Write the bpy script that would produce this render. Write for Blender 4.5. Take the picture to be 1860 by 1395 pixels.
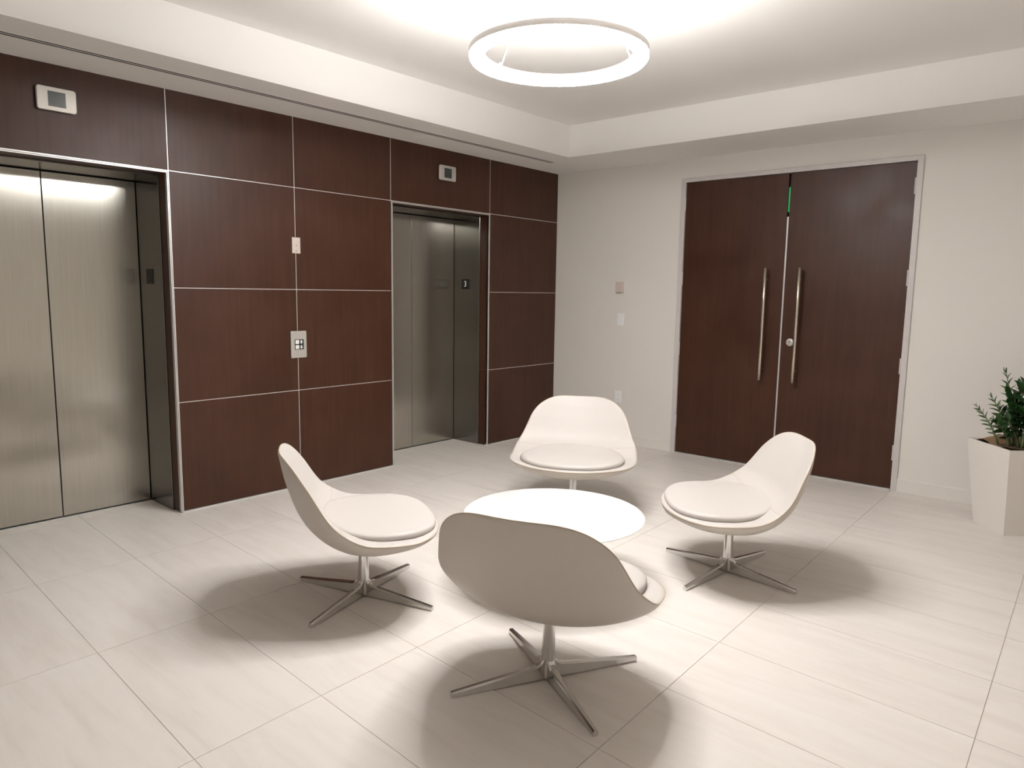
import bpy, bmesh, math, random
from mathutils import Matrix, Vector

# ------------------------------------------------------------------ scene, camera, light, exposure
for o in list(bpy.data.objects):
    bpy.data.objects.remove(o)
scene = bpy.context.scene
C = scene.collection

cam_data = bpy.data.cameras.new('camera')
cam_data.sensor_fit = 'HORIZONTAL'
cam_data.sensor_width = 36.0
cam_data.lens = 36.0 * 1297.5 / 1860.0
cam_data.clip_start = 0.02
cam = bpy.data.objects.new('camera', cam_data)
C.objects.link(cam)
_r = Vector((0.75415664, 0.65652555, 0.01489861))
_u = Vector((-0.09545242, 0.08714426, 0.99161218))
_f = Vector((-0.64972041, 0.74925301, -0.12838737))
cam.matrix_world = Matrix(((_r.x, _u.x, -_f.x, 4.5641), (_r.y, _u.y, -_f.y, -5.9333),
                           (_r.z, _u.z, -_f.z, 1.4633), (0, 0, 0, 1)))
scene.camera = cam

world = bpy.data.worlds.new('world')
scene.world = world
world.use_nodes = True
world.node_tree.nodes['Background'].inputs[0].default_value = (0.8, 0.85, 1.0, 1)
world.node_tree.nodes['Background'].inputs[1].default_value = 0.0

vs = scene.view_settings
vs.view_transform = 'Standard'
vs.look = 'None'
vs.gamma = 1.0
vs.use_curve_mapping = False
vs.exposure = 0.46

LAMP_DOWN = 92.0       # radiance of the ring's lower diffuser
LAMP_UP = 100.0        # radiance of the ring's upper diffuser
LAMP_COL = (1.0, 0.985, 0.975)

R = math.radians

# ------------------------------------------------------------------ room numbers (metres)
Z_SOFFIT = 2.6494
Z_CEIL = 2.92
XS, YS = 0.64, -0.68            # inner edges of the dropped soffit
X_R, Y_F = 5.45, -6.85            # unseen walls
Y1, Y2, Y3, Y4, Y0 = -3.9193, -3.0461, -2.1769, -1.0158, -5.081
ZA, ZB, ZC = 2.1683, 1.4544, 0.7254
DX0, DX1, DXM, DZ = 1.4428, 3.2685, 2.355, 2.4422     # double door leaves
FX0, FX1, FZ = 1.397, 3.3131, 2.4821                  # door frame outside


# ------------------------------------------------------------------ helpers
def new_mat(name):
    m = bpy.data.materials.new(name)
    m.use_nodes = True
    nt = m.node_tree
    return m, nt, nt.nodes['Principled BSDF']


def plain(name, col, rough=0.5, metal=0.0, spec=0.5, bump=0.0, bscale=200.0):
    m, nt, b = new_mat(name)
    b.inputs['Base Color'].default_value = (*col, 1)
    b.inputs['Roughness'].default_value = rough
    b.inputs['Metallic'].default_value = metal
    b.inputs['Specular IOR Level'].default_value = spec
    tc = nt.nodes.new('ShaderNodeTexCoord')
    n = nt.nodes.new('ShaderNodeTexNoise')
    n.inputs['Scale'].default_value = bscale
    nt.links.new(tc.outputs['Object'], n.inputs['Vector'])
    if bump > 0:
        bp = nt.nodes.new('ShaderNodeBump')
        bp.inputs['Strength'].default_value = bump
        bp.inputs['Distance'].default_value = 0.002
        nt.links.new(n.outputs['Fac'], bp.inputs['Height'])
        nt.links.new(bp.outputs['Normal'], b.inputs['Normal'])
    return m


def ramp(nt, fac, stops):
    r = nt.nodes.new('ShaderNodeValToRGB')
    els = r.color_ramp.elements
    while len(els) < len(stops):
        els.new(0.5)
    for e, (p, c) in zip(els, stops):
        e.position = p
        e.color = (*c, 1)
    nt.links.new(fac, r.inputs['Fac'])
    return r.outputs['Color']


def wood_mat():
    m, nt, b = new_mat('stained_wood_veneer')
    tc = nt.nodes.new('ShaderNodeTexCoord')
    info = nt.nodes.new('ShaderNodeObjectInfo')
    off = nt.nodes.new('ShaderNodeVectorMath'); off.operation = 'SCALE'
    off.inputs[0].default_value = (7.3, 5.1, 9.7)
    nt.links.new(info.outputs['Random'], off.inputs['Scale'])
    add = nt.nodes.new('ShaderNodeVectorMath'); add.operation = 'ADD'
    nt.links.new(tc.outputs['Object'], add.inputs[0]); nt.links.new(off.outputs[0], add.inputs[1])
    mp = nt.nodes.new('ShaderNodeMapping')
    mp.inputs['Scale'].default_value = (26, 26, 1.6)
    nt.links.new(add.outputs[0], mp.inputs['Vector'])
    n1 = nt.nodes.new('ShaderNodeTexNoise'); n1.inputs['Scale'].default_value = 1.0
    n1.inputs['Detail'].default_value = 6; n1.inputs['Roughness'].default_value = 0.65
    nt.links.new(mp.outputs[0], n1.inputs['Vector'])
    n2 = nt.nodes.new('ShaderNodeTexNoise'); n2.inputs['Scale'].default_value = 3.2
    n2.inputs['Detail'].default_value = 3
    nt.links.new(add.outputs[0], n2.inputs['Vector'])
    mx = nt.nodes.new('ShaderNodeMath'); mx.operation = 'MULTIPLY_ADD'
    mx.inputs[1].default_value = 0.55
    nt.links.new(n1.outputs['Fac'], mx.inputs[0])
    m2 = nt.nodes.new('ShaderNodeMath'); m2.operation = 'MULTIPLY'; m2.inputs[1].default_value = 0.45
    nt.links.new(n2.outputs['Fac'], m2.inputs[0]); nt.links.new(m2.outputs[0], mx.inputs[2])
    col = ramp(nt, mx.outputs[0], [(0.30, (0.040, 0.0138, 0.0068)), (0.5, (0.056, 0.0202, 0.0102)),
                                   (0.72, (0.073, 0.0275, 0.0145))])
    nt.links.new(col, b.inputs['Base Color'])
    rr = nt.nodes.new('ShaderNodeMapRange')
    rr.inputs['From Min'].default_value = 0.3; rr.inputs['From Max'].default_value = 0.7
    rr.inputs['To Min'].default_value = 0.34; rr.inputs['To Max'].default_value = 0.46
    nt.links.new(n2.outputs['Fac'], rr.inputs['Value'])
    nt.links.new(rr.outputs['Result'], b.inputs['Roughness'])
    b.inputs['Specular IOR Level'].default_value = 0.34
    return m


def steel_mat(name, col, rough, aniso):
    m, nt, b = new_mat(name)
    b.inputs['Metallic'].default_value = 1.0
    b.inputs['Anisotropic'].default_value = aniso
    uv = nt.nodes.new('ShaderNodeTangent'); uv.direction_type = 'UV_MAP'; uv.uv_map = 'uv'
    nt.links.new(uv.outputs[0], b.inputs['Tangent'])
    tc = nt.nodes.new('ShaderNodeTexCoord')
    mp = nt.nodes.new('ShaderNodeMapping'); mp.inputs['Scale'].default_value = (420, 420, 3)
    nt.links.new(tc.outputs['Object'], mp.inputs['Vector'])
    n = nt.nodes.new('ShaderNodeTexNoise'); n.inputs['Detail'].default_value = 2
    n.inputs['Scale'].default_value = 1.0
    nt.links.new(mp.outputs[0], n.inputs['Vector'])
    c2 = tuple(c * 0.86 for c in col)
    nt.links.new(ramp(nt, n.outputs['Fac'], [(0.3, c2), (0.7, col)]), b.inputs['Base Color'])
    b.inputs['Roughness'].default_value = rough
    return m


def tile_mat():
    m, nt, b = new_mat('porcelain_tile')
    tc = nt.nodes.new('ShaderNodeTexCoord')
    info = nt.nodes.new('ShaderNodeObjectInfo')
    off = nt.nodes.new('ShaderNodeVectorMath'); off.operation = 'SCALE'
    off.inputs[0].default_value = (17.3, 25.1, 9.7)
    nt.links.new(info.outputs['Random'], off.inputs['Scale'])
    add = nt.nodes.new('ShaderNodeVectorMath'); add.operation = 'ADD'
    nt.links.new(tc.outputs['Object'], add.inputs[0]); nt.links.new(off.outputs[0], add.inputs[1])
    mp = nt.nodes.new('ShaderNodeMapping'); mp.inputs['Scale'].default_value = (1.1, 7.0, 1)
    nt.links.new(add.outputs[0], mp.inputs['Vector'])
    n1 = nt.nodes.new('ShaderNodeTexNoise'); n1.inputs['Scale'].default_value = 1.6
    n1.inputs['Detail'].default_value = 7; n1.inputs['Roughness'].default_value = 0.62
    n1.inputs['Distortion'].default_value = 0.4
    nt.links.new(mp.outputs[0], n1.inputs['Vector'])
    col = ramp(nt, n1.outputs['Fac'], [(0.25, (0.71, 0.655, 0.605)), (0.5, (0.775, 0.725, 0.675)),
                                       (0.75, (0.81, 0.765, 0.72))])
    nt.links.new(col, b.inputs['Base Color'])
    b.inputs['Roughness'].default_value = 0.42
    b.inputs['Specular IOR Level'].default_value = 0.4
    return m


def emit_mat(name, col, strength):
    m, nt, b = new_mat(name)
    b.inputs['Base Color'].default_value = (0.8, 0.8, 0.8, 1)
    b.inputs['Emission Color'].default_value = (*col, 1)
    b.inputs['Emission Strength'].default_value = strength
    return m


M = {}
M['paint'] = plain('wall_paint', (0.79, 0.755, 0.705), 0.75, spec=0.3, bump=0.05, bscale=350)
M['ceil'] = plain('ceiling_paint', (0.90, 0.875, 0.84), 0.8, spec=0.25, bump=0.03, bscale=300)
M['wood'] = wood_mat()
M['substrate'] = plain('dark_backing', (0.03, 0.025, 0.022), 0.8)
M['alu'] = plain('anodised_aluminium', (0.72, 0.71, 0.69), 0.38, 0.6)
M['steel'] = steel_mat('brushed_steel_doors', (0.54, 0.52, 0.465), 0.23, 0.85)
M['jamb'] = steel_mat('brushed_steel_frame_shaded', (0.22, 0.212, 0.195), 0.22, 0.7)  # same steel as the doors, its dark reflections put into the base colour
M['black'] = plain('black_gap', (0.008, 0.008, 0.008), 0.6)
M['tile'] = tile_mat()
M['grout'] = plain('grout', (0.56, 0.51, 0.455), 0.9)
M['frame'] = plain('door_frame_paint', (0.62, 0.585, 0.57), 0.45)
M['chrome'] = plain('polished_metal', (0.68, 0.67, 0.65), 0.17, 1.0)
M['satin'] = plain('satin_nickel', (0.70, 0.64, 0.54), 0.30, 1.0)
M['plate'] = plain('steel_plate', (0.55, 0.52, 0.475), 0.42, 0.45)
M['beige_plate'] = plain('beige_plastic', (0.66, 0.57, 0.51), 0.45)
M['pale_plate'] = plain('white_plastic', (0.90, 0.90, 0.90), 0.4)
M['screen'] = plain('display_glass', (0.035, 0.045, 0.045), 0.18)
M['white_print'] = plain('white_print', (0.85, 0.84, 0.80), 0.5)
M['leather'] = plain('white_leather', (0.56, 0.52, 0.485), 0.48, spec=0.4, bump=0.06, bscale=900)
M['shell'] = plain('grey_leather_shell', (0.60, 0.55, 0.495), 0.5, spec=0.4, bump=0.06, bscale=900)
M['piping'] = plain('tan_piping', (0.50, 0.42, 0.32), 0.55)
M['lacquer'] = plain('white_lacquer', (0.86, 0.86, 0.85), 0.16, spec=0.6)
M['planter'] = plain('planter_white', (0.84, 0.80, 0.745), 0.5)
M['liner'] = plain('brown_liner', (0.30, 0.185, 0.095), 0.9, bump=0.6, bscale=60)
M['soil'] = plain('soil', (0.07, 0.045, 0.028), 0.95, bump=0.8, bscale=70)
M['leaf'] = plain('glossy_leaf', (0.022, 0.072, 0.018), 0.30)
M['leaf2'] = plain('young_leaf', (0.055, 0.12, 0.03), 0.33)
M['stem'] = plain('plant_stem', (0.16, 0.20, 0.09), 0.5)
M['lamp_body'] = plain('lamp_housing', (0.86, 0.83, 0.80), 0.4, 0.3)
M['lamp_down'] = emit_mat('lamp_diffuser', LAMP_COL, LAMP_DOWN)
M['lamp_up'] = emit_mat('lamp_diffuser_up', LAMP_COL, LAMP_UP)
M['green'] = emit_mat('green_sign_glow', (0.0, 0.50, 0.13), 0.5)
M['green'].node_tree.nodes['Principled BSDF'].inputs['Base Color'].default_value = (0.01, 0.05, 0.02, 1)
M['wire'] = plain('steel_wire', (0.75, 0.75, 0.75), 0.35, 0.8)


def mesh_obj(name, verts, faces, mat, parent=None, smooth=False, loc=(0, 0, 0), rotz=0.0):
    me = bpy.data.meshes.new(name)
    me.from_pydata([tuple(v) for v in verts], [], faces)
    me.update()
    if mat is not None:
        me.materials.append(M[mat] if isinstance(mat, str) else mat)
    if smooth:
        me.polygons.foreach_set('use_smooth', [True] * len(me.polygons))
    o = bpy.data.objects.new(name, me)
    C.objects.link(o)
    o.parent = parent
    o.location = loc
    o.rotation_euler = (0, 0, rotz)
    return o


def from_bm(name, bm, mat, parent=None, smooth=False, loc=(0, 0, 0)):
    me = bpy.data.meshes.new(name)
    bm.to_mesh(me)
    bm.free()
    me.materials.append(M[mat])
    if smooth:
        me.polygons.foreach_set('use_smooth', [True] * len(me.polygons))
    o = bpy.data.objects.new(name, me)
    C.objects.link(o)
    o.parent = parent
    o.location = loc
    return o


def bm_box(bm, x0, x1, y0, y1, z0, z1, bevel=0.0, seg=2):
    r = bmesh.ops.create_cube(bm, size=1.0)
    vs_ = r['verts']
    for v in vs_:
        v.co = Vector(((x0 + x1) / 2 + v.co.x * (x1 - x0), (y0 + y1) / 2 + v.co.y * (y1 - y0),
                       (z0 + z1) / 2 + v.co.z * (z1 - z0)))
    if bevel > 0:
        es = list({e for v in vs_ for e in v.link_edges})
        bmesh.ops.bevel(bm, geom=es, offset=bevel, segments=seg, affect='EDGES', profile=0.5)


def box(name, x0, x1, y0, y1, z0, z1, mat, parent=None, bevel=0.0, seg=2):
    bm = bmesh.new()
    bm_box(bm, min(x0, x1), max(x0, x1), min(y0, y1), max(y0, y1), min(z0, z1), max(z0, z1), bevel, seg)
    return from_bm(name, bm, mat, parent)


def boxes(name, lst, mat, parent=None):
    bm = bmesh.new()
    for b in lst:
        bm_box(bm, *b)
    return from_bm(name, bm, mat, parent)


def add_uv(o):
    """u runs horizontally, v vertically: gives the brushed steel its grain direction"""
    me = o.data
    uv = me.uv_layers.new(name='uv')
    for p in me.polygons:
        n = p.normal
        for li in p.loop_indices:
            co = me.vertices[me.loops[li].vertex_index].co
            if abs(n.x) > 0.5:
                uv.data[li].uv = (co.y, co.z)
            elif abs(n.y) > 0.5:
                uv.data[li].uv = (co.x, co.z)
            else:
                uv.data[li].uv = (co.y, co.x)
    return o


def lathe(name, prof, mat, parent=None, n=48, loc=(0, 0, 0), smooth=True, closed=False):
    vs_, fs = [], []
    k = len(prof)
    for i in range(n):
        a = 2 * math.pi * i / n
        for r, z in prof:
            vs_.append((r * math.cos(a), r * math.sin(a), z))
    m = k if closed else k - 1
    for i in range(n):
        j = (i + 1) % n
        for q in range(m):
            q2 = (q + 1) % k
            fs.append((i * k + q, j * k + q, j * k + q2, i * k + q2))
    o = mesh_obj(name, vs_, fs, mat, parent, smooth, loc)
    bm = bmesh.new(); bm.from_mesh(o.data)
    bmesh.ops.remove_doubles(bm, verts=bm.verts, dist=1e-6)
    bmesh.ops.recalc_face_normals(bm, faces=bm.faces)
    bm.to_mesh(o.data); bm.free()
    if smooth:
        o.data.polygons.foreach_set('use_smooth', [True] * len(o.data.polygons))
        try:
            o.data.set_sharp_from_angle(angle=R(40))
        except Exception:
            pass
    return o


def tube(name, pts, rad, mat, parent=None, n=8, closed=False, radii=None):
    pts = [Vector(p) for p in pts]
    k = len(pts)
    vs_, fs = [], []
    up = Vector((0, 0, 1))
    prev = None
    for i, p in enumerate(pts):
        a = pts[(i - 1) % k] if (closed or i > 0) else p
        b = pts[(i + 1) % k] if (closed or i < k - 1) else p
        t = (b - a).normalized()
        if prev is None:
            prev = t.cross(up if abs(t.z) < 0.9 else Vector((1, 0, 0))).normalized()
        nn = (prev - t * prev.dot(t)).normalized()
        prev = nn
        bb = t.cross(nn)
        r = radii[i] if radii else rad
        for j in range(n):
            an = 2 * math.pi * j / n
            vs_.append(p + nn * (r * math.cos(an)) + bb * (r * math.sin(an)))
    for i in range(k if closed else k - 1):
        i2 = (i + 1) % k
        for j in range(n):
            j2 = (j + 1) % n
            fs.append((i * n + j, i * n + j2, i2 * n + j2, i2 * n + j))
    if not closed:
        fs.append(tuple(range(n - 1, -1, -1)))
        fs.append(tuple((k - 1) * n + j for j in range(n)))
    return mesh_obj(name, vs_, fs, mat, parent, True)


def empty(name, loc, rotz=0.0):
    o = bpy.data.objects.new(name, None)
    o.empty_display_size = 0.1
    C.objects.link(o)
    o.location = loc
    o.rotation_euler = (0, 0, rotz)
    return o


def tag(o, label=None, cat=None, group=None, kind=None):
    if label: o['label'] = label
    if cat: o['category'] = cat
    if group: o['group'] = group
    if kind: o['kind'] = kind
    return o


def catmull(ctrl, t):
    n = len(ctrl) - 1
    multi = hasattr(ctrl[0], '__len__')
    c = [tuple(a) if multi else (a,) for a in ctrl]
    e = [tuple(2 * a - b for a, b in zip(c[0], c[1]))] + c + [tuple(2 * a - b for a, b in zip(c[-1], c[-2]))]
    x = min(max(t * n, 0), n - 1e-9)
    i = int(x); f = x - i
    out = tuple(0.5 * (2 * b + (d - a) * f + (2 * a - 5 * b + 4 * d - g) * f * f + (3 * b - a - 3 * d + g) * f ** 3)
                for a, b, d, g in zip(e[i], e[i + 1], e[i + 2], e[i + 3]))
    return out if multi else out[0]


# ------------------------------------------------------------------ floor of tiles
floor = box('floor', -0.6, X_R + 0.2, Y_F - 0.2, 0.2, -0.10, -0.0025, 'grout')
tag(floor, 'pale beige large-format tile floor of the lobby', 'floor', kind='structure')
TU, TV = (0.930, -0.0446), (-0.0118, 0.470)
ORG = (3.362, -3.18)
g = 0.0011
vv = []
for z in (0.0, -0.008):
    for a, b in ((0, 0), (1, 0), (1, 1), (0, 1)):
        aa = g / 0.93 if a == 0 else 1 - g / 0.93
        bb = g / 0.47 if b == 0 else 1 - g / 0.47
        vv.append((aa * TU[0] + bb * TV[0], aa * TU[1] + bb * TV[1], z))
tile0 = None
for i in range(-5, 4):
    for j in range(-10, 8):
        x = ORG[0] + i * TU[0] + j * TV[0]
        y = ORG[1] + i * TU[1] + j * TV[1]
        if x < -0.5 - 0.93 or x > X_R or y > 0.05 or y < Y_F - 0.45:
            continue
        if tile0 is None:
            tile0 = mesh_obj('tile', vv, [(0, 1, 2, 3), (7, 6, 5, 4), (0, 4, 5, 1), (1, 5, 6, 2), (2, 6, 7, 3), (3, 7, 4, 0)],
                             'tile', floor)
            t = tile0
        else:
            t = tile0.copy()
            C.objects.link(t)
            t.parent = floor
        t.location = (x, y, 0)

# ------------------------------------------------------------------ left wall: dark veneer panels
wl = []
for (a, b) in ((Y_F - 0.2, Y0), (Y1, Y3), (Y4, 0.0)):
    wl.append((-0.5, -0.021, a, b, 0.0, 2.95))
for (a, b) in ((Y0, Y1), (Y3, Y4)):
    wl.append((-0.5, -0.021, a, b, ZA, 2.95))
wall_left = boxes('wall_left', wl, 'substrate')
tag(wall_left, 'dark brown veneer panelled wall with metal joints around the elevators', 'wall', kind='structure')
J = 0.0024
rows = [(0.014, ZC), (ZC, ZB), (ZB, ZA), (ZA, Z_SOFFIT)]
YL = [Y_F, -5.95, Y0, Y1, Y2, Y3, Y4, 0.0]
for c in range(len(YL) - 1):
    a, b = YL[c], YL[c + 1]
    lift = (c in (2, 5))
    for r, (z0, z1) in enumerate(rows):
        if lift and r < 3:
            continue
        zt = z1 - (J if r < 3 else 0)
        zb = z0 + (J if r > 0 else 0)
        box('panel', -0.021, 0.0, a + J, b - J, zb, zt, 'wood', wall_left, bevel=0.0012, seg=1)
    # vertical strips
for c, y in enumerate(YL[1:-1]):
    if c + 1 in (2, 3, 5, 6):
        box('joint_strip', -0.021, -0.0015, y - J, y + J, ZA, Z_SOFFIT, 'alu', wall_left)
    else:
        box('joint_strip', -0.021, -0.0015, y - J, y + J, 0.0, Z_SOFFIT, 'alu', wall_left)
for (a, b) in ((Y_F, Y0), (Y1, Y3), (Y4, 0.0)):
    for z in (ZC, ZB):
        box('joint_strip', -0.021, -0.0016, a, b, z - J, z + J, 'alu', wall_left)
    box('base_strip', -0.021, 0.004, a, b, 0.0, 0.011, 'alu', wall_left)
box('joint_strip', -0.021, -0.0016, Y_F, 0.0, ZA - J, ZA + J, 'alu', wall_left)

# reveals in the elevator openings
for (a, b) in ((Y0, Y1), (Y3, Y4)):
    for yy, s in ((b, -1), (a, 1)):
        for z0, z1 in rows[:3]:
            box('reveal_panel', -0.12, -0.001, yy, yy + s * 0.014, max(z0, 0.0) + (0.001 if z0 > 0.1 else 0), min(z1, ZA - 0.016) - 0.001, 'wood', wall_left)
    box('reveal_panel', -0.12, -0.001, a + 0.014, b - 0.014, ZA - 0.016, ZA, 'wood', wall_left)


# ------------------------------------------------------------------ elevator entrances
def elevator(name, a, b, label, sign):
    root = empty(name, (-0.44, (a + b) / 2, 0))
    tag(root, label, 'elevator door', kind='structure')
    oy = (a + b) / 2
    ox = -0.44

    def part(nm, x0, x1, y0, y1, z0, z1, mat, parent=root, bevel=0.0, uv=False, seg=2):
        o = box(nm, x0 - ox, x1 - ox, y0 - oy, y1 - oy, z0, z1, mat, parent, bevel, seg)
        if uv:
            add_uv(o)
        return o
    ja, jb = a + 0.022, b - 0.022
    zh = 2.140
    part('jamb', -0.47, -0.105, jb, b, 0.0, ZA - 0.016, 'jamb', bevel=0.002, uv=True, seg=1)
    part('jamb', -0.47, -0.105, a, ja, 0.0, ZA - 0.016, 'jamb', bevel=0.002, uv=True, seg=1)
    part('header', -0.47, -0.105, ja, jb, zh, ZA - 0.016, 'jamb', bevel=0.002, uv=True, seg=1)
    mid = (ja + jb) / 2 + 0.02
    part('door_panel', -0.462, -0.440, ja + 0.002, mid - 0.003, 0.010, zh - 0.006, 'steel', bevel=0.0015, uv=True, seg=1)
    part('door_panel', -0.462, -0.443, mid + 0.003, jb - 0.004, 0.010, zh - 0.006, 'steel', bevel=0.0015, uv=True, seg=1)
    part('shaft_backing', -0.50, -0.466, a, b, 0.0, ZA, 'black')
    part('sill', -0.466, -0.428, ja, jb, 0.0, 0.004, 'alu')
    part('sill_gap', -0.4405, -0.4375, ja, jb, 0.004, 0.0055, 'black')
    # bright twin-line trim round the opening
    for k, (d, w) in enumerate(((0.0, 0.006), (0.009, 0.005))):
        part('trim', -0.022, 0.005, b - d - w, b - d, 0.0, ZA - d, 'alu')
        part('trim', -0.022, 0.005, a + d, a + d + w, 0.0, ZA - d, 'alu')
        part('trim', -0.022, 0.005, a + d + w, b - d - w, ZA - d - w, ZA - d, 'alu')
    # floor number plate on the jamb
    pl = part('floor_sign', -0.338, -0.236, jb - 0.003, jb, 1.477, 1.574, 'black', bevel=0.001, seg=1)
    if sign:
        cu = bpy.data.curves.new('numeral', 'FONT')
        cu.body = sign
        cu.size = 0.076
        cu.extrude = 0.0004
        cu.align_x = 'CENTER'; cu.align_y = 'CENTER'
        tmp = bpy.data.objects.new('tmp', cu)
        C.objects.link(tmp)
        dg = bpy.context.evaluated_depsgraph_get()
        me = bpy.data.meshes.new_from_object(tmp.evaluated_get(dg))
        me.name = 'numeral'
        bpy.data.objects.remove(tmp)
        me.materials.clear(); me.materials.append(M['white_print'])
        # stand upright, readable from -y
        me.transform(Matrix.Rotation(math.pi / 2, 4, 'X'))
        o = bpy.data.objects.new('numeral', me)
        C.objects.link(o)
        o.parent = pl
        o.location = (-0.287 - ox, jb - 0.0036 - oy, 1.526)
    return root


elevator('door_1', Y0, Y1, 'brushed steel elevator doors at the left edge, nearest the camera', None)
elevator('door_2', Y3, Y4, 'brushed steel elevator doors with a black number 3 plate, nearer the corner', '3')

# ------------------------------------------------------------------ back, right and front walls
wall_back = boxes('wall_back', [(-0.5, FX0 + 0.02, 0.0, 0.2, 0.0, 2.95), (FX1 - 0.02, X_R + 0.2, 0.0, 0.2, 0.0, 2.95),
                                (FX0 + 0.02, FX1 - 0.02, 0.0, 0.2, FZ - 0.02, 2.95),
                                (FX0 + 0.02, FX1 - 0.02, 0.12, 0.2, 0.0, FZ - 0.02)], 'paint')
tag(wall_back, 'warm white painted wall with the double doors', 'wall', kind='structure')
wall_right = box('wall_right', X_R, X_R + 0.2, Y_F - 0.2, 0.0, 0.0, 2.95, 'paint')
tag(wall_right, 'warm white painted side wall', 'wall', kind='structure')
wall_front = box('wall_front', 0.0, X_R, Y_F - 0.2, Y_F, 0.0, 2.95, 'paint')
tag(wall_front, 'warm white painted wall behind the camera', 'wall', kind='structure')


def baseboard(name, x0, x1):
    bm = bmesh.new()
    pr = [(-0.0, 0.0), (-0.012, 0.0), (-0.012, 0.092), (-0.008, 0.098), (0.0, 0.100)]
    va = [bm.verts.new((x0, y, z)) for y, z in pr]
    vb = [bm.verts.new((x1, y, z)) for y, z in pr]
    n = len(pr)
    for i in range(n):
        j = (i + 1) % n
        bm.faces.new((va[i], va[j], vb[j], vb[i]))
    bm.faces.new(va[::-1]); bm.faces.new(vb)
    bmesh.ops.recalc_face_normals(bm, faces=bm.faces)
    return from_bm(name, bm, 'paint')


tag(baseboard('baseboard_back_left', 0.0, FX0), 'low white baseboard between panelled wall and double doors', 'baseboard', kind='structure')
tag(baseboard('baseboard_back_right', FX1, X_R), 'low white baseboard right of the double doors', 'baseboard', kind='structure')

# ------------------------------------------------------------------ ceiling with dropped soffit
XT1, YT1 = 4.62, -6.05
ceiling = box('ceiling', -0.5, X_R + 0.2, Y_F - 0.2, 0.2, Z_CEIL, 3.05, 'ceil')
tag(ceiling, 'white recessed tray ceiling with dropped soffit border', 'ceiling', kind='structure')
box('soffit', 0.0, XS, Y_F, 0.0, Z_SOFFIT, Z_CEIL, 'ceil', ceiling)
box('soffit', XS, X_R, YS, 0.0, Z_SOFFIT, Z_CEIL, 'ceil', ceiling)
box('soffit', XT1, X_R, Y_F, YS, Z_SOFFIT, Z_CEIL, 'ceil', ceiling)
box('soffit', XS, XT1, Y_F, YT1, Z_SOFFIT, Z_CEIL, 'ceil', ceiling)

# linear slot diffuser in the soffit
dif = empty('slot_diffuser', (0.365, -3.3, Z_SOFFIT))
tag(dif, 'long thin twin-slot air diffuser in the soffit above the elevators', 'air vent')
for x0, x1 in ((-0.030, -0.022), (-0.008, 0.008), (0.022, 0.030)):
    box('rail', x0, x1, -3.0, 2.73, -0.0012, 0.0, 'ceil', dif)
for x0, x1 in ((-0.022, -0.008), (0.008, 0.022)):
    box('slot', x0, x1, -3.0, 2.73, -0.0018, -0.0002, 'black', dif)  # shade of the recessed slots put into black strips on the solid soffit

# ------------------------------------------------------------------ double doors
d3 = empty('door_3', (DXM, 0, 0))
tag(d3, 'tall dark wood double doors with long steel pull handles', 'door', kind='structure')


def dbox(nm, x0, x1, y0, y1, z0, z1, mat, parent=d3, bevel=0.0, seg=2):
    return box(nm, x0 - DXM, x1 - DXM, y0, y1, z0, z1, mat, parent, bevel, seg)


dbox('door_frame', FX0, DX0 - 0.003, -0.014, 0.11, 0.0, FZ, 'frame', bevel=0.002, seg=1)
dbox('door_frame', DX1 + 0.003, FX1, -0.014, 0.11, 0.0, FZ, 'frame', bevel=0.002, seg=1)
dbox('door_frame', DX0 - 0.003, DX1 + 0.003, -0.014, 0.11, DZ + 0.003, FZ, 'frame', bevel=0.002, seg=1)
gap = 0.008
leafL = dbox('door_leaf', DX0, DXM - gap, 0.002, 0.046, 0.012, DZ, 'wood', bevel=0.0015, seg=1)
leafR = dbox('door_leaf', DXM + gap, DX1, 0.002, 0.046, 0.012, DZ, 'wood', bevel=0.0015, seg=1)
ms = dbox('gap_light_strip', DXM - gap, DXM + gap, 0.012, 0.05, 0.012, 2.10, 'alu')  # added pale bar, stands in for light seen between the leaves
ms2 = dbox('green_glow', DXM - gap, DXM + gap, 0.02, 0.05, 2.14, 2.335, 'green')
tag(ms2, 'green light showing through the gap between the door leaves')
dbox('backing', DXM - 0.02, DXM + 0.02, 0.052, 0.06, 0.0, DZ, 'black')
dbox('gap_light_strip', DXM - gap + 0.002, DXM + gap - 0.002, 0.008, 0.05, 1.085, 1.115, 'alu')
dbox('under_door_light_strip', DX0, DX1, -0.02, 0.06, 0.0, 0.010, 'alu', bevel=0.002, seg=1)  # pale metal bar added in place of the light from under the leaves
for x, zs in ((DX1 + 0.001, (2.267, 1.605, 0.952, 0.291)), (DX0 - 0.001, (2.257, 1.60, 0.97, 0.30))):
    for zc in zs:
        h = lathe('hinge', [(0, -0.058), (0.0075, -0.058), (0.0075, -0.0195), (0.0070, -0.019), (0.0075, -0.0185), (0.0075, 0.0185),
                            (0.0070, 0.019), (0.0075, 0.0195), (0.0075, 0.058), (0, 0.058)], 'frame', d3, n=10, loc=(x - DXM, -0.010, zc))
for x, lf in ((2.227, leafL), (2.504, leafR)):
    hd = tube('pull_handle', [(x - DXM, -0.075, 0.757), (x - DXM, -0.075, 1.0), (x - DXM, -0.075, 1.4), (x - DXM, -0.075, 1.688)], 0.0135, 'satin', lf, n=16)
    for z in (0.85, 1.595):
        tube('standoff', [(x - DXM, 0.004, z), (x - DXM, -0.072, z)], 0.008, 'satin', hd, n=10)
lk = lathe('lock_rosette', [(0, 0.014), (0.012, 0.014), (0.013, 0.012), (0.024, 0.012), (0.030, 0.008), (0.032, 0.0)], 'plate', leafR, n=32)
lk.rotation_euler = (math.pi / 2, 0, 0)
lk.location = (2.437 - DXM, 0.002, 1.083)
kh = box('keyhole', -0.0015, 0.0015, -0.006, 0.006, 0.0138, 0.0146, 'black', lk)

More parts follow.
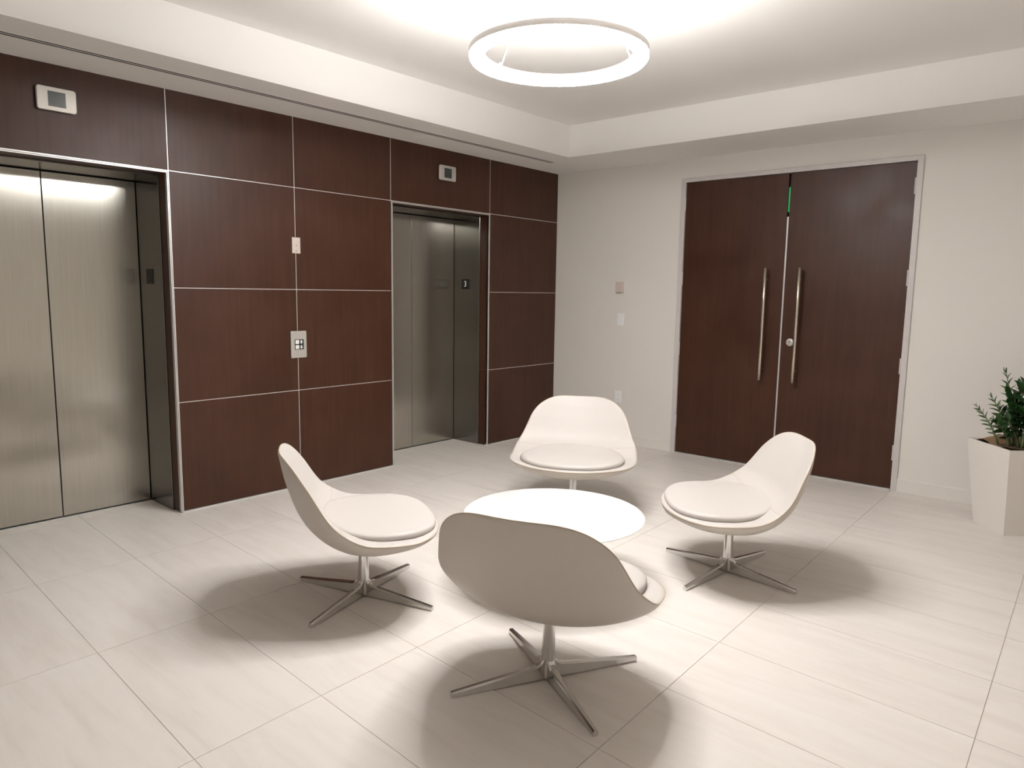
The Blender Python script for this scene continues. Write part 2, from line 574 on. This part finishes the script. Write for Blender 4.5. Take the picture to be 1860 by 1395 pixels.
# ------------------------------------------------------------------ small devices on the walls
def on_left(name, yc, zc, label, cat, group=None):
    e = empty(name, (0, yc, zc))
    return tag(e, label, cat, group)


def indicator(yc, zc, label):
    e = on_left('elevator_indicator', yc, zc, label, 'indicator', 'elevator floor indicators')
    bm = bmesh.new()
    # rounded plate standing proud of the wall on a dark back box
    w, h, r = 0.097, 0.062, 0.014
    loop = []
    for cx, cz, a0 in ((w - r, h - r, 0), (-w + r, h - r, 90), (-w + r, -h + r, 180), (w - r, -h + r, 270)):
        for k in range(5):
            an = R(a0 + k * 22.5)
            loop.append((cx + r * math.cos(an), cz + r * math.sin(an)))
    rings = []
    for x, s in ((0.010, 1.0), (0.020, 1.0), (0.024, 0.965)):
        rings.append([bm.verts.new((x, p[0] * s, p[1] * s)) for p in loop])
    n = len(loop)
    for q in range(2):
        for i in range(n):
            j = (i + 1) % n
            bm.faces.new((rings[q][i], rings[q][j], rings[q + 1][j], rings[q + 1][i]))
    bm.faces.new(rings[2]); bm.faces.new(rings[0][::-1])
    bmesh.ops.recalc_face_normals(bm, faces=bm.faces)
    pl = from_bm('plate', bm, 'plate', e)
    box('back_box', 0.0, 0.011, -0.085, 0.085, -0.052, 0.052, 'black', e)
    sc = box('screen', 0.0238, 0.0246, -0.043, 0.043, -0.040, 0.040, 'screen', e)
    for s in (-1, 1):
        lathe_o = box('screw', 0.0236, 0.0248, s * 0.082 - 0.003, s * 0.082 + 0.003, -0.003, 0.003, 'satin', e, bevel=0.001, seg=1)
    return e


indicator(-4.512, 2.462, 'white rounded floor indicator plate above the left elevator')
indicator(-1.570, 2.455, 'white rounded floor indicator plate above the right elevator')

e = on_left('blank_plate', -3.044, 1.766, 'small blank metal cover plate on the panel joint above the call buttons', 'plate')
box('plate', 0.0, 0.006, -0.033, 0.033, -0.056, 0.056, 'beige_plate', e, bevel=0.002)
for z in (0.040, 0.0, -0.040):
    box('screw', 0.0055, 0.0068, -0.003, 0.003, z - 0.003, z + 0.003, 'white_print' if z > 0.02 else 'black', e, bevel=0.001, seg=1)

e = on_left('call_station', -3.043, 1.060, 'elevator call plate with up and down buttons between the elevators', 'call button')
box('plate', 0.0, 0.010, -0.065, 0.065, -0.098, 0.098, 'plate', e, bevel=0.008, seg=3)
bez = box('bezel', 0.009, 0.0115, -0.035, 0.038, -0.036, 0.036, 'black', e)
for z in (0.018, -0.018):
    box('button', 0.011, 0.016, -0.031, -0.001, z - 0.014, z + 0.014, 'white_print', bez, bevel=0.002, seg=1)
for z, s in ((0.018, 1), (-0.018, -1)):
    pts = [(0.0, 0.014), (0.013, 0.001), (0.006, 0.001), (0.006, -0.012), (-0.006, -0.012), (-0.006, 0.001), (-0.013, 0.001)]
    vv = [(x, 0.0185 + p[0], z + s * p[1]) for x in (0.0114, 0.0122) for p in pts]
    n = len(pts)
    fs = [tuple(range(n, 2 * n))] + [(i, (i + 1) % n, n + (i + 1) % n, n + i) for i in range(n)]
    mesh_obj('arrow', vv, fs, 'white_print', bez)


def on_back(name, xc, zc, label, cat):
    return tag(empty(name, (xc, 0, zc)), label, cat)


e = on_back('wall_speaker', 0.790, 1.521, 'small beige wall-mounted box above the light switch', 'alarm')
box('body', -0.037, 0.037, -0.040, -0.004, -0.052, 0.052, 'beige_plate', e, bevel=0.005)
box('base', -0.034, 0.034, -0.006, 0.0, -0.054, 0.050, 'piping', e)
e = on_back('light_switch', 0.801, 1.212, 'white rocker light switch left of the double doors', 'switch')
box('plate', -0.037, 0.037, -0.006, 0.0, -0.058, 0.058, 'pale_plate', e, bevel=0.002)
box('rocker', -0.016, 0.016, -0.010, -0.005, -0.033, 0.033, 'pale_plate', e, bevel=0.002)
e = on_back('wall_socket', 0.803, 0.455, 'white wall socket low behind the far chair', 'socket')
pl = box('plate', -0.037, 0.037, -0.006, 0.0, -0.058, 0.058, 'pale_plate', e, bevel=0.002)
for z in (0.024, -0.024):
    o = box('outlet', -0.015, 0.015, -0.008, -0.005, z - 0.014, z + 0.014, 'pale_plate', e, bevel=0.003)
    for x in (-0.006, 0.006):
        box('hole', x - 0.001, x + 0.001, -0.0083, -0.0078, z - 0.004, z + 0.005, 'black', o)

# ------------------------------------------------------------------ ring pendant
RC = (2.430, -3.178)
ZR = 2.522
ring = empty('ring_pendant', (RC[0], RC[1], ZR))
tag(ring, 'glowing white ring pendant lamp hanging above the round table', 'pendant lamp')
ri, ro = 0.348, 0.414
lathe('housing', [(ri, 0.022), (ro, 0.022), (ro + 0.001, 0.024), (ro + 0.001, 0.048), (ro - 0.012, 0.050), (ro - 0.012, 0.043), (ri + 0.012, 0.043),
                  (ri + 0.012, 0.050), (ri - 0.001, 0.048), (ri - 0.001, 0.024)], 'lamp_body', ring, n=96, closed=True)
lathe('diffuser', [(ri + 0.001, 0.0215), (ri + 0.001, 0.010), (ri + 0.006, 0.003), (ri + 0.016, 0.0), (ro - 0.016, 0.0), (ro - 0.006, 0.003), (ro - 0.001, 0.010),
                   (ro - 0.001, 0.0215)], 'lamp_down', ring, n=96, closed=True)
lathe('upper_diffuser', [(ri + 0.014, 0.0435), (ro - 0.014, 0.0435), (ro - 0.014, 0.048), (ri + 0.014, 0.048)], 'lamp_up', ring, n=96, closed=True)
for a in (177, 60, -70):
    ca, sa = math.cos(R(a)), math.sin(R(a))
    rm = (ri + ro) / 2
    w = tube('wire', [(rm * ca, rm * sa, 0.048), (0.2 * ca, 0.2 * sa, Z_CEIL - ZR - 0.02)], 0.0025, 'wire', ring, n=6)
    lathe('wire_clip', [(0, 0.03), (0.006, 0.03), (0.009, 0.018), (0.009, 0.0), (0, 0.0)], 'wire', w, n=12, loc=(rm * ca, rm * sa, 0.044))
lathe('canopy', [(0, 0.0), (0.21, 0.0), (0.215, -0.004), (0.215, -0.026), (0.21, -0.03), (0, -0.03)], 'ceil', ring, n=64, loc=(0, 0, Z_CEIL - ZR))

# ------------------------------------------------------------------ swivel chairs
PROF = [(0.35155, 0.355), (0.16289, 0.321), (-0.05324, 0.32847), (-0.20729, 0.42298), (-0.30597, 0.59027), (-0.37133, 0.73148)]
WC = [0.45203, 0.41956, 0.40679, 0.34246, 0.25053]
BC = [0.05, 0.060, 0.06662, 0.0560, 0.0370]
TC = [0.027, 0.0715, 0.05925, 0.00885]
VF, VT, PE = 0.3185, 0.7369, 3.678
NV, NU = 84, 41


def chair_surface():
    vs_ = [0.5 - 0.5 * math.cos(math.pi * i / (NV - 1)) for i in range(NV)]
    us = [math.sin((-1 + 2 * j / (NU - 1)) * math.pi / 2) for j in range(NU)]
    cen = [catmull(PROF, v) for v in vs_]
    nrm = []
    for i in range(NV):
        a = cen[max(i - 1, 0)]; b = cen[min(i + 1, NV - 1)]
        d = Vector((b[0] - a[0], b[1] - a[1])).normalized()
        nrm.append((d.y, -d.x))
    inn, out = [], []
    for i, v in enumerate(vs_):
        w = catmull(WC, v)
        wb = w
        w *= math.sqrt(max(0, 1 - max(0, 1 - v / VF) ** 2))
        w *= max(0, 1 - max(0, (v - VT) / (1 - VT)) ** PE) ** (1 / PE)
        b = catmull(BC, v); t = catmull(TC, v)
        nx, nz = nrm[i]
        # padding: thick and flat in the seat, thin on the back
        k = min(max((v - 0.42) / 0.25, 0), 1); k = k * k * (3 - 2 * k)
        pad = 0.046 * (1 - k) + 0.012 * k
        ri_, ro_ = [], []
        for u in us:
            y = w * u
            h = b * (y / wb) ** 2
            de = min((1 - abs(u)) * w, v * 0.95, (1 - v) * 0.95)   # distance from the rim
            rr = 0.014
            rnd = math.sqrt(max(0, 1 - (1 - min(de / rr, 1)) ** 2))
            p = (0.006 + (pad - 0.006) * (1 - abs(u) ** 2.2) * min(1, (min(v, 1 - v) / 0.10))) * rnd
            o = t * math.sqrt(max(0, 1 - u * u)) * min(1, w / 0.15)
            base = (cen[i][0] + nx * h, y, cen[i][1] + nz * h)
            ri_.append((base[0] + nx * p, y, base[2] + nz * p))
            ro_.append((base[0] - nx * o, y, base[2] - nz * o))
        inn.append(ri_); out.append(ro_)
    return vs_, us, inn, out


CV, CU, CIN, COUT = chair_surface()


def grid_obj(name, gridpts, mat, parent, flip=False):
    nr, nc = len(gridpts), len(gridpts[0])
    verts = [p for row in gridpts for p in row]
    fs = []
    for i in range(nr - 1):
        for j in range(nc - 1):
            q = (i * nc + j, i * nc + j + 1, (i + 1) * nc + j + 1, (i + 1) * nc + j)
            fs.append(q[::-1] if flip else q)
    o = mesh_obj(name, verts, fs, mat, parent, True)
    bm = bmesh.new(); bm.from_mesh(o.data)
    bmesh.ops.remove_doubles(bm, verts=bm.verts, dist=1e-5)
    bm.to_mesh(o.data); bm.free()
    o.data.polygons.foreach_set('use_smooth', [True] * len(o.data.polygons))
    return o


def make_cushion(parent):
    n, m = 72, 18
    cx, a, b, ex = 0.072, 0.264, 0.340, 2.45
    verts = []

    def zbase(x, y):
        return 0.360 + 0.018 * (y / b) ** 2 + 0.006 * max(0, (x - cx) / a) ** 2 + 0.042 * max(0, (cx - x) / a) ** 2
    rings = []
    prof = []
    for k in range(m + 1):                  # from centre of the top to the underside
        f = k / m
        if f < 0.62:
            q = f / 0.62
            prof.append((q * 0.93, 0.046 - 0.016 * q ** 2.2))
        elif f < 0.86:
            an = (f - 0.62) / 0.24 * math.pi
            prof.append((0.93 + 0.07 * math.sin(an), 0.011 + 0.019 * math.cos(an)))
        else:
            q = (f - 0.86) / 0.14
            prof.append((0.93 * (1 - q), -0.008))
    for r, h in prof:
        row = []
        for i in range(n):
            an = 2 * math.pi * i / n
            c, s = math.cos(an), math.sin(an)
            rad = (abs(c) ** ex + abs(s) ** ex) ** (-1 / ex)
            x = cx + a * r * rad * c
            y = b * r * rad * s * (1 - 0.10 * max(0, -c) * 1.0)
            row.append((x, y, zbase(x, y) + h))
        rings.append(row + [row[0]])
    return grid_obj('seat_cushion', rings, 'leather', parent, flip=False)


def leg_mesh():
    # loft along +x: (x, width, z_bottom, z_top)
    secs = [(0.0, 0.030, 0.006, 0.110), (0.016, 0.030, 0.006, 0.108), (0.024, 0.030, 0.006, 0.085), (0.034, 0.030, 0.006, 0.070), (0.050, 0.030, 0.006, 0.061),
            (0.075, 0.029, 0.005, 0.056), (0.20, 0.026, 0.003, 0.042), (0.375, 0.021, 0.0, 0.023), (0.386, 0.020, 0.0, 0.021)]
    vs_, fs = [], []
    for x, w, z0, z1 in secs:
        c = min(0.006, (z1 - z0) * 0.3)
        h = w / 2
        vs_ += [(x, -h * 0.85, z0), (x, h * 0.85, z0), (x, h, z0 + c), (x, h, z1 - c), (x, h * 0.55, z1), (x, -h * 0.55, z1), (x, -h, z1 - c), (x, -h, z0 + c)]
    n = 8
    for i in range(len(secs) - 1):
        for j in range(n):
            k = (j + 1) % n
            fs.append((i * n + j, (i + 1) * n + j, (i + 1) * n + k, i * n + k))
    fs.append(tuple(range(n)))
    fs.append(tuple((len(secs) - 1) * n + j for j in range(n))[::-1])
    return vs_, [f[::-1] for f in fs]


def make_chair():
    root = empty('swivel_chair', (0, 0, 0))
    shell = grid_obj('outer_shell', COUT, 'shell', root, flip=True)
    isplit = min(range(NV), key=lambda i: abs(CV[i] - 0.525))
    grid_obj('seat_pad', CIN[:isplit + 1], 'leather', root)
    back = [list(r) for r in CIN[isplit:]]
    grid_obj('back_pad', back, 'leather', root)
    path = [CIN[i][NU - 1] for i in range(NV)] + [CIN[i][0] for i in range(NV - 2, 0, -1)]
    # resample the rim so that the crowded rows at the ends do not bunch the tube
    pts = [path[0]]
    for p in path[1:]:
        if (Vector(p) - Vector(pts[-1])).length > 0.012:
            pts.append(p)
    tube('piping', pts, 0.0028, 'piping', root, n=6, closed=True)
    seam = [CIN[isplit][j] for j in range(0, NU)]
    seam = [(p[0], p[1], p[2] + 0.0) for p in seam]
    tube('seam', seam, 0.0012, 'piping', root, n=5)
    make_cushion(root)
    lathe('swivel_plate', [(0, 0.300), (0.075, 0.300), (0.075, 0.262), (0.068, 0.256), (0.030, 0.238), (0, 0.238)], 'chrome', root, n=32)
    # flattened column that swells towards the foot, with a slot on either side
    rows_ = []
    n = 28
    for z, rx, ry in ((0.010, 0.030, 0.030), (0.05, 0.030, 0.030), (0.085, 0.0275, 0.0275), (0.11, 0.026, 0.026), (0.18, 0.0235, 0.0235), (0.262, 0.0225, 0.0225)):
        row = []
        for i in range(n):
            an = 2 * math.pi * i / n
            f = 1.0 - (0.16 if i % 7 == 3 else 0.0)
            row.append((rx * f * math.cos(an), ry * f * math.sin(an), z))
        rows_.append(row + [row[0]])
    col = grid_obj('column', rows_, 'chrome', root)
    lv, lf = leg_mesh()
    for k in range(4):
        l = mesh_obj('leg', lv, lf, 'chrome', root, False, rotz=R(90 * k))
    return root


chairs = [((1.880, -3.906), 59.26, 16.0, 'white shell swivel chair seen from the side, nearest the left elevator'),
          ((3.000, -3.894), 107.37, 62.5, 'white shell swivel chair in the foreground with its back to the camera'),
          ((3.046, -2.410), -140.31, -7.0, 'white shell swivel chair in front of the double doors'),
          ((1.825, -2.136), -60.11, 32.0, 'white shell swivel chair behind the round table, facing the camera')]
proto = make_chair()
proto_parts = list(proto.children)
for k, (c, yaw, base, label) in enumerate(chairs):
    if k == 0:
        root, parts = proto, proto_parts
    else:
        root = proto.copy(); C.objects.link(root)
        parts = []
        for p in proto_parts:
            q = p.copy(); C.objects.link(q); q.parent = root
            parts.append(q)
    root.location = (c[0], c[1], 0)
    root.rotation_euler = (0, 0, R(yaw))
    tag(root, label, 'chair', 'white swivel chairs around the table')
    legs = [p for p in parts if p.name.startswith('leg')]
    for i, l in enumerate(legs):
        l.rotation_euler = (0, 0, R(base - yaw + 90 * i))
    for p in parts:
        if p.name.startswith('column'):
            p.rotation_euler = (0, 0, R(base - yaw))
        if k == 0 and p.name.startswith('outer_shell'):
            p['label'] = 'greyish leather underside'

# ------------------------------------------------------------------ round table
tb = empty('round_table', (2.445, -3.155, 0))
tag(tb, 'round glossy white low table in the middle of the chairs', 'table')
lathe('table_top', [(0, 0.362), (0.446, 0.362), (0.452, 0.3605), (0.455, 0.357), (0.452, 0.353), (0.40, 0.342), (0, 0.340)], 'lacquer', tb, n=128)
lathe('pedestal', [(0, 0.341), (0.12, 0.341), (0.10, 0.325), (0.045, 0.29), (0.033, 0.24), (0.033, 0.05), (0.045, 0.024), (0.07, 0.016)], 'lacquer', tb, n=48)
lathe('table_base', [(0, 0.018), (0.06, 0.018), (0.20, 0.010), (0.235, 0.005), (0.237, 0.0), (0, 0.0)], 'lacquer', tb, n=64)

# ------------------------------------------------------------------ planter and plant
PC = (4.085, -0.463)
PA = R(-48.7)
pt = empty('planter', (PC[0], PC[1], 0), PA)
tag(pt, 'tall white tapered square planter at the right edge', 'planter')
HP, sb, st = 0.552, 0.147, 0.203
vv, fs = [], []
for z, s in ((0.0, sb), (HP, st), (HP, st - 0.012), (HP - 0.07, st - 0.030)):
    vv += [(-s, -s, z), (s, -s, z), (s, s, z), (-s, s, z)]
for q in range(3):
    for i in range(4):
        j = (i + 1) % 4
        fs.append((q * 4 + i, q * 4 + j, q * 4 + 4 + j, q * 4 + 4 + i))
fs.append((3, 2, 1, 0))
mesh_obj('body', vv, fs, 'planter', pt)
# crumpled brown liner
n = 22
rows_ = []
random.seed(4)
for i in range(n):
    row = []
    for j in range(n):
        x = -1 + 2 * i / (n - 1); y = -1 + 2 * j / (n - 1)
        e_ = max(abs(x), abs(y))
        z = HP - 0.014 + 0.030 * max(0, e_ - 0.72) / 0.28 * (0.6 + 0.5 * math.sin(5 * x + 3 * y)) - 0.012 * (1 - e_) + random.uniform(-0.002, 0.002)
        sc = st - 0.013 if e_ > 0.9 else st - 0.016
        row.append((x * sc, y * sc, z))
    rows_.append(row)
grid_obj('liner', rows_, 'liner', pt)
lathe('soil', [(0, 0.010), (0.08, 0.008), (0.125, -0.002), (0.135, -0.012)], 'soil', pt, n=32, loc=(0, 0, HP - 0.020))

pz = empty('leafy_plant', (PC[0], PC[1], HP - 0.012))
tag(pz, 'dark green leafy plant with upright stems in the white planter', 'plant')


def leaf_mesh():
    L, Wd = 1.0, 0.44
    rows_ = []
    for i in range(7):
        t_ = i / 6
        w = Wd * (math.sin(math.pi * t_ ** 0.8)) ** 0.8 * 0.5 if 0 < i < 6 else 0.004
        z = 0.05 * math.sin(math.pi * t_) - 0.06 * t_ * t_
        rows_.append([(t_ * L, -w, z + 0.35 * w), (t_ * L, 0, z), (t_ * L, w, z + 0.35 * w)])
    return rows_


lm = leaf_mesh()
leaf_a = grid_obj('leaf', lm, 'leaf', None)
leaf_data = [leaf_a.data, leaf_a.data.copy()]
leaf_data[1].materials.clear(); leaf_data[1].materials.append(M['leaf2'])
bpy.data.objects.remove(leaf_a)
random.seed(11)
# world-space tips of the stems: (root offset), tip offset, number of leaf pairs, leaf length
stems = [((-0.03, 0.00), (-0.105, -0.02, 0.455), 8, 0.060), ((-0.11, -0.03), (-0.235, -0.05, 0.225), 7, 0.052),
         ((-0.06, 0.03), (-0.165, 0.0, 0.285), 7, 0.060), ((0.0, -0.05), (-0.07, -0.09, 0.33), 7, 0.095),
         ((0.03, -0.02), (0.00, -0.05, 0.39), 7, 0.100), ((0.05, 0.03), (0.10, 0.02, 0.43), 8, 0.100),
         ((-0.02, 0.05), (-0.03, 0.08, 0.35), 7, 0.095), ((0.06, -0.04), (0.15, -0.06, 0.36), 7, 0.095),
         ((0.0, -0.06), (-0.07, -0.14, 0.19), 5, 0.085), ((0.02, -0.07), (0.04, -0.15, 0.28), 6, 0.095),
         ((-0.05, -0.05), (-0.12, -0.10, 0.15), 5, 0.075), ((0.07, 0.05), (0.18, 0.08, 0.33), 7, 0.095),
         ((-0.05, 0.03), (-0.12, 0.05, 0.20), 5, 0.080), ((0.03, 0.07), (0.05, 0.11, 0.41), 8, 0.100),
         ((0.01, 0.0), (-0.03, -0.02, 0.28), 6, 0.095), ((0.05, -0.06), (0.10, -0.13, 0.24), 5, 0.090)]
for si, (r0, tip, npair, ll) in enumerate(stems):
    p0 = Vector((r0[0], r0[1], 0.0)); p2 = Vector(tip)
    p1 = Vector((p0.x * 0.7 + p2.x * 0.3, p0.y * 0.7 + p2.y * 0.3, p2.z * 0.55))
    cur = lambda t_: p0 * (1 - t_) ** 2 + p1 * 2 * t_ * (1 - t_) + p2 * t_ * t_
    so = tube('stem', [cur(k / 8) for k in range(9)], 0.006, 'stem', pz, n=6, radii=[0.008 - 0.0055 * k / 8 for k in range(9)])
    turn = random.uniform(0, math.pi)
    for k in range(npair + 1):
        t_ = 0.26 + 0.74 * k / npair
        pos = cur(t_)
        tg = (cur(min(t_ + 0.02, 1.0)) - cur(t_ - 0.02)).normalized()
        side = tg.cross(Vector((math.cos(turn), math.sin(turn), 0.0)))
        if side.length < 0.05:
            side = tg.cross(Vector((0, 1, 0)))
        side.normalize()
        for s in (-1, 1):
            el = 0.55 + 0.75 * (k / npair) ** 2 + random.uniform(-0.12, 0.12)
            d = (side * s * math.cos(el) + tg * math.sin(el)).normalized()
            up = (tg - d * tg.dot(d)).normalized() if abs(tg.dot(d)) < 0.98 else side
            yv = up.cross(d).normalized()
            up = d.cross(yv)
            ro_ = random.uniform(-0.9, 0.9)
            yv, up = yv * math.cos(ro_) + up * math.sin(ro_), up * math.cos(ro_) - yv * math.sin(ro_)
            L = ll * (0.75 + 0.35 * math.sin(math.pi * min(1, k / npair * 0.85 + 0.15))) * random.uniform(0.9, 1.1)
            o = bpy.data.objects.new('leaf', leaf_data[1 if (si in (0, 1, 2, 10) and k % 2) else 0])
            C.objects.link(o)
            o.parent = so
            mtx = Matrix(((d.x, yv.x, up.x, pos.x), (d.y, yv.y, up.y, pos.y), (d.z, yv.z, up.z, pos.z), (0, 0, 0, 1)))
            o.matrix_local = mtx @ Matrix.Diagonal((L, L * (1.0 if si > 2 else 0.6), L, 1))
